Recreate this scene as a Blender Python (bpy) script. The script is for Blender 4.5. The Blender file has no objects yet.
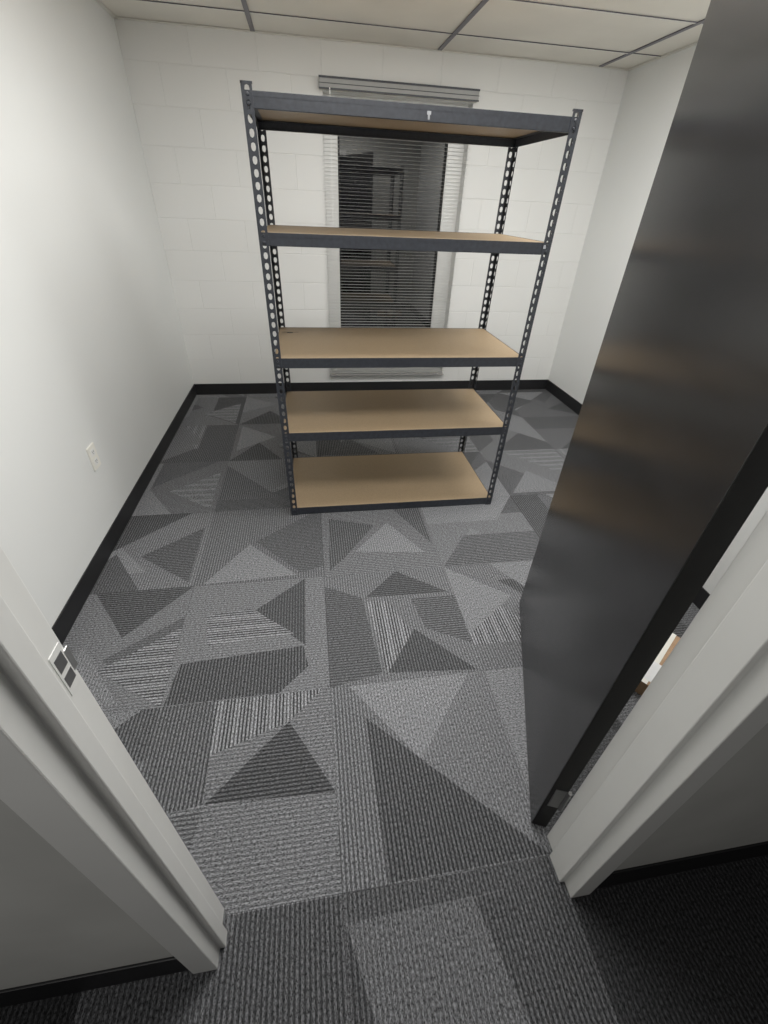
import bpy, bmesh, math, random
from mathutils import Vector, Matrix
random.seed(8)
S=bpy.context.scene
W,H=3.464,2.364
# ---------------------------------------------------------------- helpers
def new_mat(name,col=(.5,.5,.5),rough=.5,metal=0,spec=.5):
    m=bpy.data.materials.new(name); m.use_nodes=True
    b=m.node_tree.nodes['Principled BSDF']
    b.inputs['Base Color'].default_value=(*col,1); b.inputs['Roughness'].default_value=rough
    b.inputs['Metallic'].default_value=metal; b.inputs['Specular IOR Level'].default_value=spec
    return m,m.node_tree.nodes,m.node_tree.links,b
def noise_var(m,scale,amt,bump=0,bscale=None,stretch=(1,1,1),dist=.002):
    nt=m.node_tree; N=nt.nodes; L=nt.links; b=N['Principled BSDF']
    c=b.inputs['Base Color'].default_value[:3]
    tc=N.new('ShaderNodeTexCoord'); mp=N.new('ShaderNodeMapping'); mp.inputs['Scale'].default_value=stretch
    L.new(tc.outputs['Object'],mp.inputs[0])
    n=N.new('ShaderNodeTexNoise'); n.inputs['Scale'].default_value=scale; n.inputs['Detail'].default_value=4
    L.new(mp.outputs[0],n.inputs['Vector'])
    r=N.new('ShaderNodeValToRGB'); r.color_ramp.elements[0].position=.3; r.color_ramp.elements[1].position=.7
    r.color_ramp.elements[0].color=(*[x*(1-amt) for x in c],1); r.color_ramp.elements[1].color=(*[min(1,x*(1+amt)) for x in c],1)
    L.new(n.outputs['Fac'],r.inputs[0]); L.new(r.outputs[0],b.inputs['Base Color'])
    if bump:
        n2=N.new('ShaderNodeTexNoise'); n2.inputs['Scale'].default_value=bscale or scale; n2.inputs['Detail'].default_value=3
        L.new(mp.outputs[0],n2.inputs['Vector'])
        bp=N.new('ShaderNodeBump'); bp.inputs['Strength'].default_value=bump; bp.inputs['Distance'].default_value=dist
        L.new(n2.outputs['Fac'],bp.inputs['Height']); L.new(bp.outputs[0],b.inputs['Normal'])
    return m
def bx(bm,x0,x1,y0,y1,z0,z1,mi=0,M=None):
    vs=[Vector((x,y,z)) for x in (x0,x1) for y in (y0,y1) for z in (z0,z1)]
    if M: vs=[M@v for v in vs]
    v=[bm.verts.new(p) for p in vs]
    for f in ((0,1,3,2),(4,6,7,5),(0,4,5,1),(2,3,7,6),(0,2,6,4),(1,5,7,3)):
        fc=bm.faces.new([v[i] for i in f]); fc.material_index=mi
def fin(bm,name,mats,parent=None,bevel=0,M=None):
    bmesh.ops.recalc_face_normals(bm,faces=bm.faces)
    me=bpy.data.meshes.new(name); bm.to_mesh(me); bm.free()
    o=bpy.data.objects.new(name,me); S.collection.objects.link(o)
    for m in (mats if isinstance(mats,(list,tuple)) else [mats]): me.materials.append(m)
    if parent: o.parent=parent
    if M is not None: o.matrix_world=M
    if bevel:
        b=o.modifiers.new('bevel','BEVEL'); b.width=bevel; b.segments=2; b.limit_method='ANGLE'
    return o
def boxes(name,lst,mats,parent=None,bevel=0,M=None):
    bm=bmesh.new()
    for b in lst: bx(bm,*b)
    return fin(bm,name,mats,parent,bevel,M)
def empty(name,loc=(0,0,0),rz=0):
    e=bpy.data.objects.new(name,None); S.collection.objects.link(e); e.location=loc; e.rotation_euler[2]=rz; e.empty_display_size=.1
    return e
# ---------------------------------------------------------------- materials
m_wall=noise_var(new_mat('painted_gypsum',(.72,.73,.715),.55,0,.3)[0],1.5,.015,.12,140,dist=.0008)
m_hall=noise_var(new_mat('hall_wall_paint',(.46,.46,.435),.7,0,.3)[0],2.5,.14,.1,140,dist=.0008)
m_block,N,L,b=new_mat('painted_block',(.66,.66,.64),.42,0,.4)
tc=N.new('ShaderNodeTexCoord'); sp=N.new('ShaderNodeSeparateXYZ'); cb=N.new('ShaderNodeCombineXYZ')
L.new(tc.outputs['Object'],sp.inputs[0]); L.new(sp.outputs['X'],cb.inputs['X'])
ad=N.new('ShaderNodeMath'); ad.operation='ADD'; L.new(sp.outputs['Z'],ad.inputs[0]); 
ad.inputs[1].default_value=-.112+.2075
L.new(ad.outputs[0],cb.inputs['Y'])
br=N.new('ShaderNodeTexBrick'); br.inputs['Scale'].default_value=1; br.inputs['Brick Width'].default_value=.415; br.inputs['Row Height'].default_value=.2075
br.inputs['Mortar Size'].default_value=.005; br.inputs['Mortar Smooth'].default_value=.9; br.offset=.5
br.inputs['Color1'].default_value=(.71,.71,.69,1); br.inputs['Color2'].default_value=(.725,.725,.705,1); br.inputs['Mortar'].default_value=(.695,.695,.675,1)
L.new(cb.outputs[0],br.inputs['Vector']); L.new(br.outputs['Color'],b.inputs['Base Color'])
n=N.new('ShaderNodeTexNoise'); n.inputs['Scale'].default_value=110; n.inputs['Detail'].default_value=4; L.new(tc.outputs['Object'],n.inputs['Vector'])
b1=N.new('ShaderNodeBump'); b1.inputs['Strength'].default_value=.2; b1.inputs['Distance'].default_value=.002; L.new(n.outputs['Fac'],b1.inputs['Height'])
b2=N.new('ShaderNodeBump'); b2.invert=True; b2.inputs['Strength'].default_value=.5; b2.inputs['Distance'].default_value=.0035; L.new(br.outputs['Fac'],b2.inputs['Height']); L.new(b1.outputs[0],b2.inputs['Normal']); L.new(b2.outputs[0],b.inputs['Normal'])
m_base=noise_var(new_mat('black_vinyl_base',(.005,.005,.006),.5)[0],20,.1)
m_ceil=noise_var(new_mat('acoustic_tile',(.76,.73,.66),.9,0,.1)[0],3,.04,.5,260,dist=.002)
m_teew=noise_var(new_mat('cross_tee_paint',(.72,.70,.64),.5)[0],10,.03)
m_teed=noise_var(new_mat('main_tee_grey',(.09,.085,.11),.4)[0],10,.05)
m_frame=noise_var(new_mat('door_frame_paint',(.68,.68,.655),.30)[0],4,.03,.08,90,dist=.001)
m_door=noise_var(new_mat('black_door_paint',(.010,.010,.0105),.24,0,.42)[0],3,.25,.04,60,stretch=(1,1,6),dist=.0006)
m_edge=noise_var(new_mat('door_edge_black',(.004,.004,.004),.6,0,.3)[0],20,.2)
m_metal=noise_var(new_mat('satin_steel',(.55,.55,.54),.3,1)[0],50,.06)
m_hinge=noise_var(new_mat('dark_hinge',(.16,.16,.16),.35,.7)[0],50,.06)
m_shelf=noise_var(new_mat('hammered_grey_steel',(.028,.031,.039),.45,.1,.4)[0],60,.2,.2,180,dist=.0006)
m_board=noise_var(new_mat('particle_board',(.295,.210,.122),.55,0,.35)[0],160,.10,.1,200,dist=.0006)
m_dark=noise_var(new_mat('dark_void',(.004,.004,.004),.8)[0],20,.1)
m_ivory=noise_var(new_mat('ivory_plastic',(.82,.80,.73),.3)[0],20,.02)
m_white=noise_var(new_mat('white_vinyl',(.78,.78,.76),.4)[0],20,.02)
m_slat=noise_var(new_mat('blind_slat_aluminium',(.55,.55,.53),.35)[0],20,.03)
m_hr=noise_var(new_mat('headrail_grey',(.26,.26,.25),.35)[0],20,.05)
m_glass=noise_var(new_mat('night_window_glass',(.008,.008,.009),.02,0,1.0)[0],2,.05)
m_card=noise_var(new_mat('cardboard',(.36,.22,.12),.8)[0],40,.1)
m_paper=noise_var(new_mat('white_paper',(.75,.75,.75),.7)[0],40,.02)
m_tag=noise_var(new_mat('grey_tag',(.35,.36,.38),.4)[0],40,.02)
# ---------------------------------------------------------------- carpet
m_carp,N,L,b=new_mat('carpet_tile',(.1,.1,.1),.9,0,.15)
at=N.new('ShaderNodeVertexColor'); at.layer_name='cp'
s3=N.new('ShaderNodeSeparateColor'); L.new(at.outputs['Color'],s3.inputs[0])
tc=N.new('ShaderNodeTexCoord'); sx=N.new('ShaderNodeSeparateXYZ'); L.new(tc.outputs['Object'],sx.inputs[0])
def mth(op,a,bb=None,c=None,clamp=False):
    n=N.new('ShaderNodeMath'); n.operation=op; n.use_clamp=clamp
    for i,v in enumerate((a,bb,c)):
        if v is None: continue
        if isinstance(v,(int,float)): n.inputs[i].default_value=v
        else: L.new(v,n.inputs[i])
    return n.outputs[0]
nd=N.new('ShaderNodeTexNoise'); nd.inputs['Scale'].default_value=45; nd.inputs['Detail'].default_value=2; L.new(tc.outputs['Object'],nd.inputs['Vector'])
dn=mth('SUBTRACT',nd.outputs['Fac'],.5)
mixc=N.new('ShaderNodeMix'); mixc.data_type='FLOAT'; L.new(s3.outputs[1],mixc.inputs[0]); L.new(sx.outputs['X'],mixc.inputs[2]); L.new(sx.outputs['Y'],mixc.inputs[3])
cc=mth('ADD',mixc.outputs[0],mth('MULTIPLY',dn,.003))
rib=mth('SINE',mth('MULTIPLY',cc,2*math.pi/.0125))
rib=mth('MULTIPLY',rib,1.6); rib=mth('MINIMUM',mth('MAXIMUM',rib,-1),1)
ribw=mth('SINE',mth('MULTIPLY',cc,2*math.pi/.060))
ribw=mth('MINIMUM',mth('MAXIMUM',mth('MULTIPLY',mth('SUBTRACT',ribw,.35),4),0),1)
def yarn(sc):
    mp=N.new('ShaderNodeMapping'); mp.inputs['Scale'].default_value=sc; L.new(tc.outputs['Object'],mp.inputs[0])
    n=N.new('ShaderNodeTexNoise'); n.inputs['Scale'].default_value=1; n.inputs['Detail'].default_value=3; n.inputs['Roughness'].default_value=.85; L.new(mp.outputs[0],n.inputs['Vector']); return n.outputs['Fac']
ya,yb=yarn((320,120,1)),yarn((120,320,1))
my=N.new('ShaderNodeMix'); my.data_type='FLOAT'; L.new(s3.outputs[1],my.inputs[0]); L.new(ya,my.inputs[2]); L.new(yb,my.inputs[3])
yn=mth('MULTIPLY',mth('SUBTRACT',my.outputs[0],.49),8.5)
mul=mth('ADD',1,mth('MULTIPLY',rib,mth('MULTIPLY',s3.outputs[2],1.0)))
wide=mth('MULTIPLY',mth('GREATER_THAN',s3.outputs[2],.8),ribw)
mul=mth('ADD',mul,mth('MULTIPLY',wide,.35))
mul=mth('MULTIPLY',mul,mth('MAXIMUM',mth('ADD',1,yn),.10))
val=mth('MULTIPLY',mul,mth('MULTIPLY',s3.outputs[0],1.12))
cmb=N.new('ShaderNodeCombineColor'); L.new(mth('MULTIPLY',val,.97),cmb.inputs[0]); L.new(mth('MULTIPLY',val,.985),cmb.inputs[1]); L.new(mth('MULTIPLY',val,1.04),cmb.inputs[2])
L.new(cmb.outputs[0],b.inputs['Base Color'])
bpn=N.new('ShaderNodeBump'); bpn.inputs['Strength'].default_value=.4; bpn.inputs['Distance'].default_value=.002; L.new(mul,bpn.inputs['Height']); L.new(bpn.outputs[0],b.inputs['Normal'])

def split(poly,p,q):
    Lp,Rp=[],[]; n=len(poly)
    d=[(q[0]-p[0])*(v[1]-p[1])-(q[1]-p[1])*(v[0]-p[0]) for v in poly]
    for i in range(n):
        a,bb=poly[i],poly[(i+1)%n]; da,db=d[i],d[(i+1)%n]
        if da>=0: Lp.append(a)
        if da<=0: Rp.append(a)
        if da*db<0:
            t=da/(da-db); m=(a[0]+(bb[0]-a[0])*t,a[1]+(bb[1]-a[1])*t); Lp.append(m); Rp.append(m)
    return Lp,Rp
def area(p): return sum(p[i][0]*p[(i+1)%len(p)][1]-p[(i+1)%len(p)][0]*p[i][1] for i in range(len(p)))/2
def overlay(faces,P,att):
    if area(P)<0: P=P[::-1]
    out=[]
    for poly,a in faces:
        cur=poly; rest=[]
        for i in range(len(P)):
            if len(cur)<3: break
            Lp,Rp=split(cur,P[i],P[(i+1)%len(P)])
            if len(Rp)>=3 and abs(area(Rp))>1e-6: rest.append(Rp)
            cur=Lp
        if len(cur)>=3 and abs(area(cur))>1e-6:
            out+=[(r,a) for r in rest]+[(cur,att)]
        else: out.append((poly,a))
    return out
T=.6110; X0,Y0=1.072,-3.7480
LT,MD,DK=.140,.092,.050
hand=[ # world polygons, (tone, dir[0=lines along y,1=lines along x], rib contrast)
 ([(.461,-3.748),(1.07,-3.748),(1.07,-3.137),(.461,-3.137)],(MD*1.1,1,.3)),
 ([(.461,-3.137),(.65,-3.137),(.67,-3.48),(.461,-3.50)],(MD*.75,0,.6)),
 ([(.65,-3.137),(1.07,-3.137),(1.07,-3.2),(.92,-3.25),(.67,-3.48)],(MD*1.1,0,.81)),
 ([(.67,-3.48),(.92,-3.25),(1.07,-3.50)],(DK*.85,1,.6)),
 ([(.461,-3.52),(.67,-3.49),(.62,-3.748),(.461,-3.748)],(MD*.85,1,.5)),
 ([(1.074,-3.748),(1.68,-3.748),(1.68,-3.137),(1.074,-3.137)],(MD,0,.4)),
 ([(1.14,-3.137),(1.62,-3.137),(1.36,-3.44)],(LT,0,.2)),
 ([(1.19,-3.27),(1.67,-3.745),(1.2,-3.745)],(DK*.95,0,.65)),
 ([(1.62,-3.137),(1.68,-3.137),(1.68,-3.748),(1.36,-3.44)],(MD*1.15,0,.25)),
 ([(1.074,-3.745),(1.074,-3.2),(1.19,-3.27),(1.2,-3.745)],(MD*.95,0,.5)),
 ([(.461,-3.137),(1.07,-3.137),(1.07,-2.526),(.461,-2.526)],(MD*1.2,1,.2)),
 ([(.47,-3.135),(.49,-2.96),(.97,-2.93),(.99,-3.03),(.88,-3.135)],(DK,0,.6)),
 ([(.76,-2.71),(.98,-2.53),(.98,-2.93)],(DK*1.0,0,.4)),
 ([(.55,-2.72),(.74,-2.70),(.93,-2.86),(.58,-2.88)],(MD*1.15,1,.81)),
 ([(1.074,-3.137),(1.68,-3.137),(1.68,-2.526),(1.074,-2.526)],(MD*1.05,0,.35)),
 ([(1.074,-2.60),(1.24,-2.69),(1.28,-3.10),(1.074,-3.137)],(DK*1.2,1,.4)),
 ([(1.26,-2.72),(1.36,-2.72),(1.44,-2.93),(1.30,-3.11)],(MD*1.15,0,.81)),
 ([(1.30,-3.10),(1.45,-2.90),(1.66,-3.13)],(DK*.95,0,.5)),
 ([(1.26,-2.69),(1.43,-2.53),(1.66,-2.70)],(DK*.95,1,.5)),
 ([(1.47,-2.72),(1.68,-2.72),(1.68,-3.0),(1.50,-2.9)],(DK*1.3,1,.5)),
 ([(.461,-2.526),(1.07,-2.526),(1.07,-1.915),(.461,-1.915)],(MD*.95,0,.4)),
 ([(.50,-2.52),(.69,-2.24),(.94,-2.50)],(LT*1.0,1,.2)),
 ([(.72,-2.22),(1.07,-1.95),(1.07,-2.45),(.96,-2.49)],(DK*1.25,1,.4)),
 ([(1.074,-2.526),(1.68,-2.526),(1.68,-1.915),(1.074,-1.915)],(MD*1.05,1,.4)),
 ([(1.24,-2.36),(1.45,-2.12),(1.61,-2.40)],(LT,0,.2)),
 ([(1.1,-2.52),(1.12,-2.05),(1.40,-2.15),(1.2,-2.38)],(MD*.65,0,.5)),
 ([(1.48,-1.93),(1.67,-1.93),(1.67,-2.34)],(DK*1.2,0,.5)),
 ([(.461,-4.36),(.461,-3.752),(1.07,-3.752),(1.07,-4.36)],(DK*.9,0,.55)),
 ([(.461,-3.752),(.80,-3.752),(.62,-4.3),(.461,-4.3)],(MD*.7,0,.4)),
 ([(1.074,-4.36),(1.074,-3.752),(1.68,-3.752),(1.68,-4.36)],(MD*.85,0,.3)),
 ([(1.074,-3.80),(1.074,-4.3),(1.22,-4.3)],(DK*.8,0,.5)),
 ([(1.074,-3.752),(1.68,-3.752),(1.68,-3.80),(1.074,-3.81)],(DK*1.0,0,.5)),
 ([(1.42,-3.81),(1.68,-3.79),(1.68,-4.3),(1.55,-4.3)],(DK*.95,0,.55)),
 ([(1.684,-3.752),(2.9,-3.752),(2.9,-4.97),(1.684,-4.97)],(DK*.5,0,.4)),  # hallway shade right of the doorway, painted into the carpet tone
 ([(-.76,-3.752),(.459,-3.752),(.459,-4.36),(-.76,-4.36)],(DK*.45,0,.4)),  # same carpet, tone lowered to paint in the shade on the left
]
faces=[]
for i in range(-5,6):
    for j in range(-3,7):
        x0,y0=X0+i*T,Y0+j*T
        if x0+T<-1.7 or x0>4.2: continue
        x1,y1=x0+T-.0012,y0+T-.0012
        d=(i+j)%2
        tile=[([(x0,y0),(x1,y0),(x1,y1),(x0,y1)],(random.choice([MD,MD*1.15,MD*.85]),d,random.choice([.2,.35,.5])))]
        pt=lambda u,v:(x0+u*(x1-x0),y0+v*(y1-y0))
        shapes=[[(.05,.05),(.75,.05),(.4,.5)],[(.1,0),(.8,0),(.8,.6)],[(0,.0),(.6,0),(.3,.45)],[(0,0),(.4,0),(.4,.7),(0,1)],[(0,.3),(.45,.62),(0,1)],[(.2,0),(1,0),(1,.75)],[(0,0),(1,0),(.7,.3),(0,.3)]]
        seq=[random.choice([DK,DK*1.2]),random.choice([LT,LT*.9]),random.choice([DK*1.0,MD*.75]),random.choice([DK*1.2,LT*.95]),random.choice([DK,MD*1.3])]
        rots=[0,1,2,3]; random.shuffle(rots); rots.append(rots[0])
        for q,tn in enumerate(seq[:random.choice([4,4,5])]):
            rc=random.choice([.3,.5,.6]) if tn<MD else random.choice([.1,.2])
            if random.random()<.08: tn=MD*1.15; rc=.81
            dd=d if random.random()<.75 else 1-d
            P=random.choice(shapes)
            for _ in range(rots[q]): P=[(1-v,u) for u,v in P]
            tile=overlay(tile,[pt(u,v) for u,v in P],(tn,dd,rc))
        faces+=tile
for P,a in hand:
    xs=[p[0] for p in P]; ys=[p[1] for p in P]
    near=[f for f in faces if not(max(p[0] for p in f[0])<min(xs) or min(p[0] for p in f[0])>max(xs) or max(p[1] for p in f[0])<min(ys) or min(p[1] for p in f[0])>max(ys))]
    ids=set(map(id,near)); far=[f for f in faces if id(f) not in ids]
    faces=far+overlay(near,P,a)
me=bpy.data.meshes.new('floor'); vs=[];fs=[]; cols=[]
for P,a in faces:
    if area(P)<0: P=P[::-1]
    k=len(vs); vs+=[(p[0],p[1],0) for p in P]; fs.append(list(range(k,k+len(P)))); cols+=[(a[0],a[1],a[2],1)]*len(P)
k=len(vs); vs+=[(-1.9,-5.6,-.004),(4.5,-5.6,-.004),(4.5,.2,-.004),(-1.9,.2,-.004)]; fs.append([k,k+1,k+2,k+3]); cols+=[(.04,0,0,1)]*4
me.from_pydata(vs,[],fs)
ca=me.color_attributes.new('cp','FLOAT_COLOR','CORNER')
for i,c in enumerate(cols): ca.data[i].color=c
me.materials.append(m_carp); fl=bpy.data.objects.new('floor',me); S.collection.objects.link(fl)

# ---------------------------------------------------------------- room shell
WX0,WX1,WZ0,WZ1=1.25,2.325,.19,2.12
boxes('wall_back',[(-.12,WX0,0,.2,-.01,2.6),(WX1,W+.12,0,.2,-.01,2.6),(WX0,WX1,0,.2,-.01,WZ0),(WX0,WX1,0,.2,WZ1,2.6)],m_block)
boxes('wall_left',[(-.12,0,-3.72,0,-.01,2.6)],m_wall)
JX=2.83
boxes('wall_right',[(W,W+.12,-2.2,0,-.01,2.6),(JX,W+.12,-3.72,-2.2,-.01,2.6)],m_wall)
FY0,FY1=-3.833,-3.717
boxes('wall_front',[(-1.7,.715,FY0,FY1-.02,-.01,2.6),(1.73,4.2,FY0,FY1,-.01,2.6),(.715,1.73,FY0,FY1,2.07,2.6),(-.0,.70,FY1-.02,FY1,-.01,2.6)],[m_hall])
bh,bt=.102,.006
boxes('baseboard_back',[(0,W,-bt,0,0,bh)],m_base,bevel=.002)
boxes('baseboard_left',[(0,bt,-3.717,-bt,0,bh)],m_base,bevel=.002)
boxes('baseboard_right',[(W-bt,W,-2.2,-bt,0,bh),(JX,W,-2.2,-2.2+bt,0,bh),(JX-bt,JX,-3.717,-2.2+bt,0,bh)],m_base,bevel=.002)
boxes('baseboard_front',[(-1.7,.708,FY0-bt,FY0,0,.125),(1.737,4.2,FY0-bt,FY0,0,.125),(bt,.700,FY1,FY1+bt,0,bh),(1.74,JX-bt,FY1,FY1+bt,0,bh)],m_base,bevel=.002)
# ceiling: tiles + grid
bm=bmesh.new()
gx=[0,.82,2.04,3.225,W]; gy=[-3.717,-3.41,-2.80,-2.19,-1.58,-.97,-.365,0]
for i in range(len(gx)-1):
    for j in range(len(gy)-1):
        if (i,j) in ((1,1),(1,3),(2,3)): continue
        bx(bm,gx[i]+.003,gx[i+1]-.003,gy[j]+.003,gy[j+1]-.003,H+.004,H+.02)
bx(bm,-.1,W+.1,-3.83,.1,H+.14,H+.16)
fin(bm,'ceiling',m_ceil,bevel=.002)
bm=bmesh.new()
for x in gx[1:-1]: bx(bm,x-.014,x+.014,-3.717,0,H-.002,H+.002,1)
for y in gy[1:-1]: bx(bm,0,W,y-.011,y+.011,H-.001,H+.0025,0); bx(bm,0,W,y-.0135,y-.0112,H-.0015,H+.0022,1)
bx(bm,0,W,-.022,0,H-.003,H+.001); bx(bm,0,.022,-3.717,0,H-.003,H+.001); bx(bm,W-.022,W,-2.2,0,H-.003,H+.001)
fin(bm,'trim_ceiling_grid',[m_teew,m_teed])
# troffers
m_lens,N,L,b=new_mat('troffer_lens',(.8,.8,.8),.4); b.inputs['Emission Color'].default_value=(1,.985,.95,1); b.inputs['Emission Strength'].default_value=4
for (cx,cyy,en) in ((1.43,-3.105,22),(1.43,-1.885,25),(2.632,-1.885,23)):
    tf=empty('ceiling_light_troffer',(cx,cyy,H))
    x0,x1,y0,y1=-.585,.585,-.29,.29
    boxes('housing',[(x0,x1,y0,y0+.02,-.001,.1),(x0,x1,y1-.02,y1,-.001,.1),(x0,x0+.02,y0,y1,-.001,.1),(x1-.02,x1,y0,y1,-.001,.1),(x0,x1,y0,y1,.1,.105)],m_white,tf)
    boxes('lens',[(x0+.02,x1-.02,y0+.02,y1-.02,.004,.010)],m_lens,tf)
    ld=bpy.data.lights.new('troffer_lamp','AREA'); ld.shape='RECTANGLE'; ld.size=1.12; ld.size_y=.52; ld.energy=en; ld.color=(1,.99,.965)
    lo=bpy.data.objects.new('lamp',ld); S.collection.objects.link(lo); lo.parent=tf; lo.location=(0,0,-.008)
ld=bpy.data.lights.new('hall_lamp','AREA'); ld.shape='RECTANGLE'; ld.size=1.1; ld.size_y=.5; ld.energy=10; ld.color=(1,.98,.95)
lo=bpy.data.objects.new('hall_ceiling_lamp',ld); S.collection.objects.link(lo); lo.location=(.2,-5.1,2.4); lo.rotation_euler=(math.radians(35),0,0)

# ---------------------------------------------------------------- window
wn=empty('window_1')
fy=.095
boxes('frame',[(WX0,1.352,fy,fy+.06,WZ0,WZ1),(2.195,WX1,fy,fy+.06,WZ0,WZ1),(1.352,2.195,fy,fy+.06,WZ0,.26),(1.352,2.195,fy,fy+.06,2.04,WZ1)],m_white,wn,bevel=.004)
boxes('glass',[(1.35,2.197,fy+.03,fy+.036,.255,2.045)],m_glass,wn)
boxes('sash_bead',[(1.352,1.366,fy+.01,fy+.03,.26,2.04),(2.181,2.195,fy+.01,fy+.03,.26,2.04),(1.366,2.181,fy+.01,fy+.03,.26,.275)],m_dark,wn)
boxes('sill',[(WX0,WX1,0.0,fy,WZ0-.0,WZ0+.008)],m_white,wn)
bl=empty('window_blinds')
boxes('headrail',[(1.225,2.345,-.052,-.002,2.125,2.185)],m_hr,bl,bevel=.003)
boxes('headrail_lip',[(1.223,2.347,-.056,-.050,2.176,2.187),(1.223,2.347,-.056,-.050,2.122,2.130),(1.223,2.347,-.0545,-.050,2.150,2.154)],m_shelf,bl)
bm=bmesh.new()
z=.20
while z<2.11:
    n=4; wd=.018; tilt=math.radians(-3.0)
    x0,x1=1.238,2.332
    prev=None
    for s in range(n+1):
        t=s/n-.5; yy=-.028+t*wd*math.cos(tilt); zz=z+t*wd*math.sin(tilt)+.0004*(1-4*t*t)
        a=bm.verts.new((x0,yy,zz)); c=bm.verts.new((x1,yy,zz))
        if prev: bm.faces.new((prev[0],a,c,prev[1]))
        prev=(a,c)
    z+=.0225
sl=fin(bm,'slats',m_slat,bl)
so=sl.modifiers.new('s','SOLIDIFY'); so.thickness=.0003
boxes('bottom_rail',[(1.238,2.332,-.041,-.015,.172,.186)],m_hr,bl,bevel=.003)
boxes('ladder_cords',[(x-.0006,x+.0006,yy-.0006,yy+.0006,.18,2.13) for x in (1.30,2.27) for yy in (-.042,-.014)],m_white,bl)
boxes('tilt_wand',[(1.292,1.298,-.062,-.056,1.2,2.13)],m_white,bl)

# ---------------------------------------------------------------- shelving unit
SX,SY,SW,SD,PH=.905,-1.996,1.226,.620,1.832
su=empty('metal_shelving_unit',(SX,SY,0))
lev=[.048,.521,.902,1.398,1.812]; BH=.046
def post(name,px,py,dx,dy):
    bm=bmesh.new(); pw=.036; pitch=.0381; n=int(PH/pitch)
    hole=[(-.24,-.22),(0,-.33),(.24,-.22),(.32,.05),(.24,.30),(0,.38),(-.24,.30),(-.32,.05)]
    outr=[(-1,-1),(0,-1),(1,-1),(1,0),(1,1),(0,1),(-1,1),(-1,0)]
    for ax in (0,1):
        def P(u,z): return (px+dx*u,py,z) if ax==0 else (px,py+dy*u,z)
        for k in range(n):
            zc=(k+.5)*PH/n; hz=PH/n/2
            o=[bm.verts.new(P(pw/2+a*pw/2,zc+c*hz)) for a,c in outr]
            h=[bm.verts.new(P(pw/2+.001+a*pw*.72,zc+c*hz*1.9)) for a,c in hole]
            for q in range(8): bm.faces.new((o[q],o[(q+1)%8],h[(q+1)%8],h[q]))
    bmesh.ops.remove_doubles(bm,verts=bm.verts,dist=1e-5)
    o=fin(bm,name,m_shelf,su); s=o.modifiers.new('s','SOLIDIFY'); s.thickness=.0022; s.offset=0
    return o
post('post_front_left',0,0,1,1); post('post_front_right',SW,0,-1,1); post('post_back_left',0,SD,1,-1); post('post_back_right',SW,SD,-1,-1)
caps=[]
for (px,dx) in ((0,1),(SW,-1)):
    for (py,dy) in ((0,1),(SD,-1)):
        for zz in ((-.0,.006),(PH-.004,PH+.003)):
            caps.append((min(px-dx*.0015,px+dx*.038),max(px-dx*.0015,px+dx*.038),min(py-dy*.002,py+dy*.005),max(py-dy*.002,py+dy*.005),*zz))
            caps.append((min(px-dx*.0015,px+dx*.005),max(px-dx*.0015,px+dx*.005),min(py-dy*.002,py+dy*.038),max(py-dy*.002,py+dy*.038),*zz))
boxes('post_caps',caps,m_shelf,su)
for k,z in enumerate(lev):
    g=.003
    L_=[]
    for yy,s in ((g,1),(SD-g,-1)):
        ya_,yb_=sorted((yy,yy+s*.002)); L_.append((g,SW-g,ya_,yb_,z-BH,z+.001))
        ya_,yb_=sorted((yy,yy+s*.026)); L_.append((g,SW-g,ya_,yb_,z-.015,z-.013))
        ya_,yb_=sorted((yy,yy+s*.014)); L_.append((g,SW-g,ya_,yb_,z-BH,z-BH+.002))
    for xx,s in ((g,1),(SW-g,-1)):
        a_,b_=sorted((xx,xx+s*.002)); L_.append((a_,b_,g,SD-g,z-BH,z+.001))
        a_,b_=sorted((xx,xx+s*.026)); L_.append((a_,b_,g,SD-g,z-.015,z-.013))
    boxes(f'beams_{k+1}',L_,m_shelf,su,bevel=.0006)
    boxes(f'particle_board_{k+1}',[(.006,SW-.006,.0055,SD-.0055,z-.012,z)],m_board,su,bevel=.001)
bm=bmesh.new()
for z in lev:
    for px in (.019,SW-.019):
        for dz in (-.010,-.034):
            bmesh.ops.create_cone(bm,cap_ends=True,segments=12,radius1=.006,radius2=.004,depth=.004,matrix=Matrix.Translation((px,-.003,z+dz))@Matrix.Rotation(math.pi/2,4,'X'))
fin(bm,'rivets',m_shelf,su)
boxes('sticker_tag',[(.638,.652,.0005,.0028,1.786,1.796),(.642,.648,.0,.0028,1.772,1.787)],m_tag,su)
boxes('sticker_small',[(1.192,1.203,-.0012,0,1.376,1.390)],m_tag,su)
boxes('pen_mark',[(.02,.11,.50,.506,.9022,.9026),(.05,.08,.485,.500,.9022,.9026)],m_dark,su)
for o in su.children:
    for v in o.data.vertices: v.co.x=SW/2+(v.co.x-SW/2)*(1+.019*v.co.z)

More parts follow.
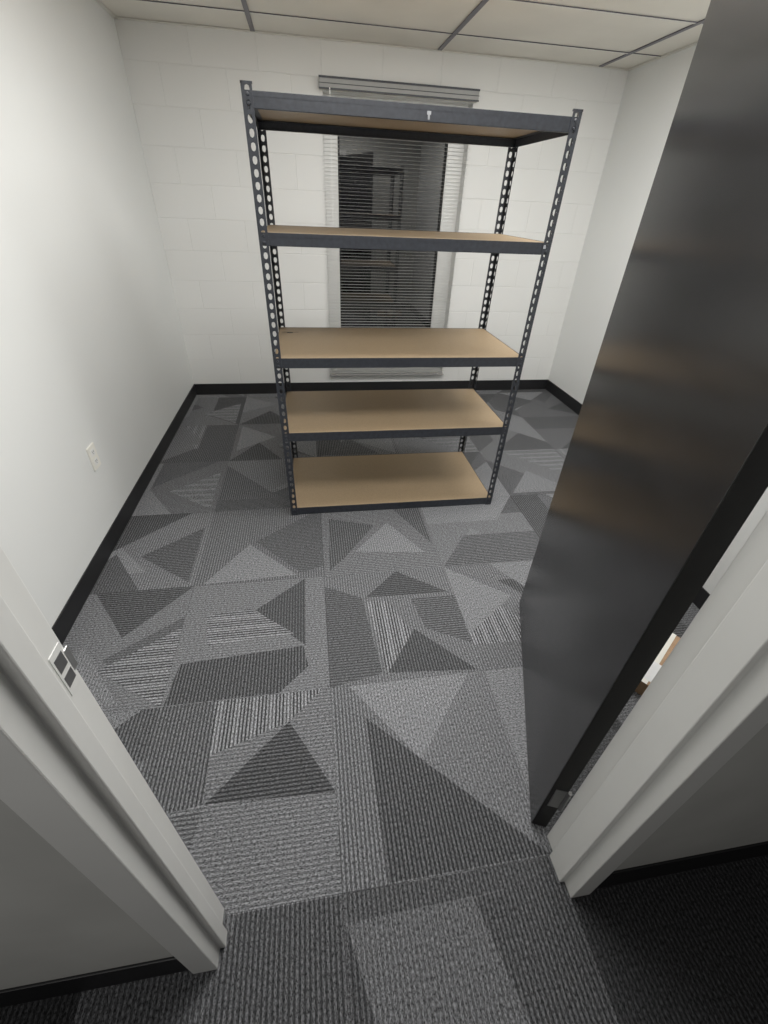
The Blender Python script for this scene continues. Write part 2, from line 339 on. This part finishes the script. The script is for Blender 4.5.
# ---------------------------------------------------------------- door frame
LJ,RJ=.765,1.682; YR,YC=-3.703,-3.847
fr=empty('trim_door_frame')
def jamb(name,x,s,YR):
    pr=[(x-s*.057,YR),(x,YR),(x,YR-.046),(x+s*.014,YR-.046),(x+s*.014,YC+.036),(x,YC+.036),(x,YC),(x-s*.057,YC),(x-s*.057,YC+.012),(x-s*.035,YC+.012),(x-s*.035,YR-.012),(x-s*.057,YR-.012)]
    bm=bmesh.new(); a=[bm.verts.new((p[0],p[1],0)) for p in pr]; c=[bm.verts.new((p[0],p[1],2.10)) for p in pr]
    n=len(pr)
    for i in range(n): bm.faces.new((a[i],a[(i+1)%n],c[(i+1)%n],c[i]))
    bm.faces.new(a); bm.faces.new(c[::-1])
    return fin(bm,name,m_frame,fr,bevel=.002)
YL=-3.735
jamb('jamb_left',LJ,1,YL); jamb('jamb_right',RJ,-1,YR)
boxes('head',[(LJ,RJ,YC,YR,2.05,2.10),(LJ,RJ,YC+.036,YR-.050,2.034,2.05)],m_frame,fr,bevel=.002)
boxes('strike_plate',[(LJ-.0005,LJ+.0010,YL-.028,YL-.004,1.022,1.092)],m_frame,fr,bevel=.0006)
boxes('strike_hole',[(LJ+.0009,LJ+.0013,YL-.025,YL-.008,1.034,1.052),(LJ+.0009,LJ+.0013,YL-.025,YL-.008,1.060,1.082)],m_hinge,fr)
boxes('strike_lip',[(LJ-.001,LJ+.0015,YL-.006,YL+.004,1.040,1.076)],m_metal,fr,bevel=.001)

# ---------------------------------------------------------------- door
ang=math.atan2(.934,.356)
dr=empty('door_1',(1.6455,-3.668,0),ang)
DW=.912
boxes('slab',[(0,DW,-.0445,0,.010,2.035)],m_door,dr,bevel=.0015)
boxes('hinge_edge',[(-.0012,.0,-.0435,-.001,.012,2.033)],m_edge,dr)
boxes('latch_faceplate',[(DW,DW+.0015,-.036,-.009,.985,1.045)],m_metal,dr,bevel=.0005)
boxes('latch_bolt',[(DW+.001,DW+.013,-.030,-.015,1.003,1.027)],m_metal,dr,bevel=.003)
bm=bmesh.new()
for zz in (.20,1.80):
    bx(bm,-.003,-.0012,-.044,-.012,zz-.05,zz+.05)
    bmesh.ops.create_cone(bm,cap_ends=True,segments=16,radius1=.0055,radius2=.0055,depth=.10,matrix=Matrix.Translation((-.004,-.047,zz)))
fin(bm,'hinges',m_hinge,dr)
# ---------------------------------------------------------------- outlet
ol=empty('wall_outlet',(0,-2.057,.458))
boxes('cover_plate',[(0,.007,-.038,.038,-.060,.060)],m_ivory,ol,bevel=.003)
boxes('receptacles',[(.006,.0085,-.017,.017,.008,.040),(.006,.0085,-.017,.017,-.040,-.008)],m_white,ol,bevel=.001)
sl_=[]
for zc in (.026,-.022):
    sl_+= [(.0083,.0088,-.008,-.005,zc-.003,zc+.007),(.0083,.0088,.005,.008,zc-.003,zc+.007),(.0083,.0088,-.002,.002,zc-.011,zc-.007)]
boxes('slots',sl_,m_dark,ol)
# ---------------------------------------------------------------- cardboard box behind the door
cbx=empty('cardboard_box',(2.38,-3.20,0),math.radians(35))
boxes('carton',[(-.17,.17,-.12,.12,0,.07)],m_card,cbx,bevel=.003)
boxes('tape',[(-.171,.171,-.025,.025,.07,.0708)],m_ivory,cbx)
boxes('label',[(-.15,-.04,-.10,.0,.07,.0712),(.03,.14,.03,.10,.07,.0712)],m_paper,cbx)

# ---------------------------------------------------------------- world + camera
w=bpy.data.worlds.new('world'); S.world=w; w.use_nodes=True
w.node_tree.nodes['Background'].inputs[0].default_value=(1,.98,.95,1); w.node_tree.nodes['Background'].inputs[1].default_value=.05
pitch,yaw,roll=.6192,.18,.0483
cy,sy=math.cos(yaw),math.sin(yaw); cp,sp=math.cos(pitch),math.sin(pitch); cr,sr=math.cos(roll),math.sin(roll)
fwd=Vector((sy*cp,cy*cp,-sp)); right=Vector((cy,-sy,0)); up=right.cross(fwd)
r2=cr*right+sr*up; u2=-sr*right+cr*up
cd=bpy.data.cameras.new('camera'); co=bpy.data.objects.new('camera',cd); S.collection.objects.link(co)
M=Matrix((r2,u2,-fwd)).transposed().to_4x4(); M.translation=Vector((1.0696,-4.107,1.5156)); co.matrix_world=M
cd.sensor_fit='HORIZONTAL'; cd.sensor_width=36; cd.lens=434.057/768*36; cd.clip_start=.01
S.camera=co
S.view_settings.view_transform='Standard'; S.view_settings.look='None'; S.view_settings.exposure=0; S.view_settings.gamma=1.15
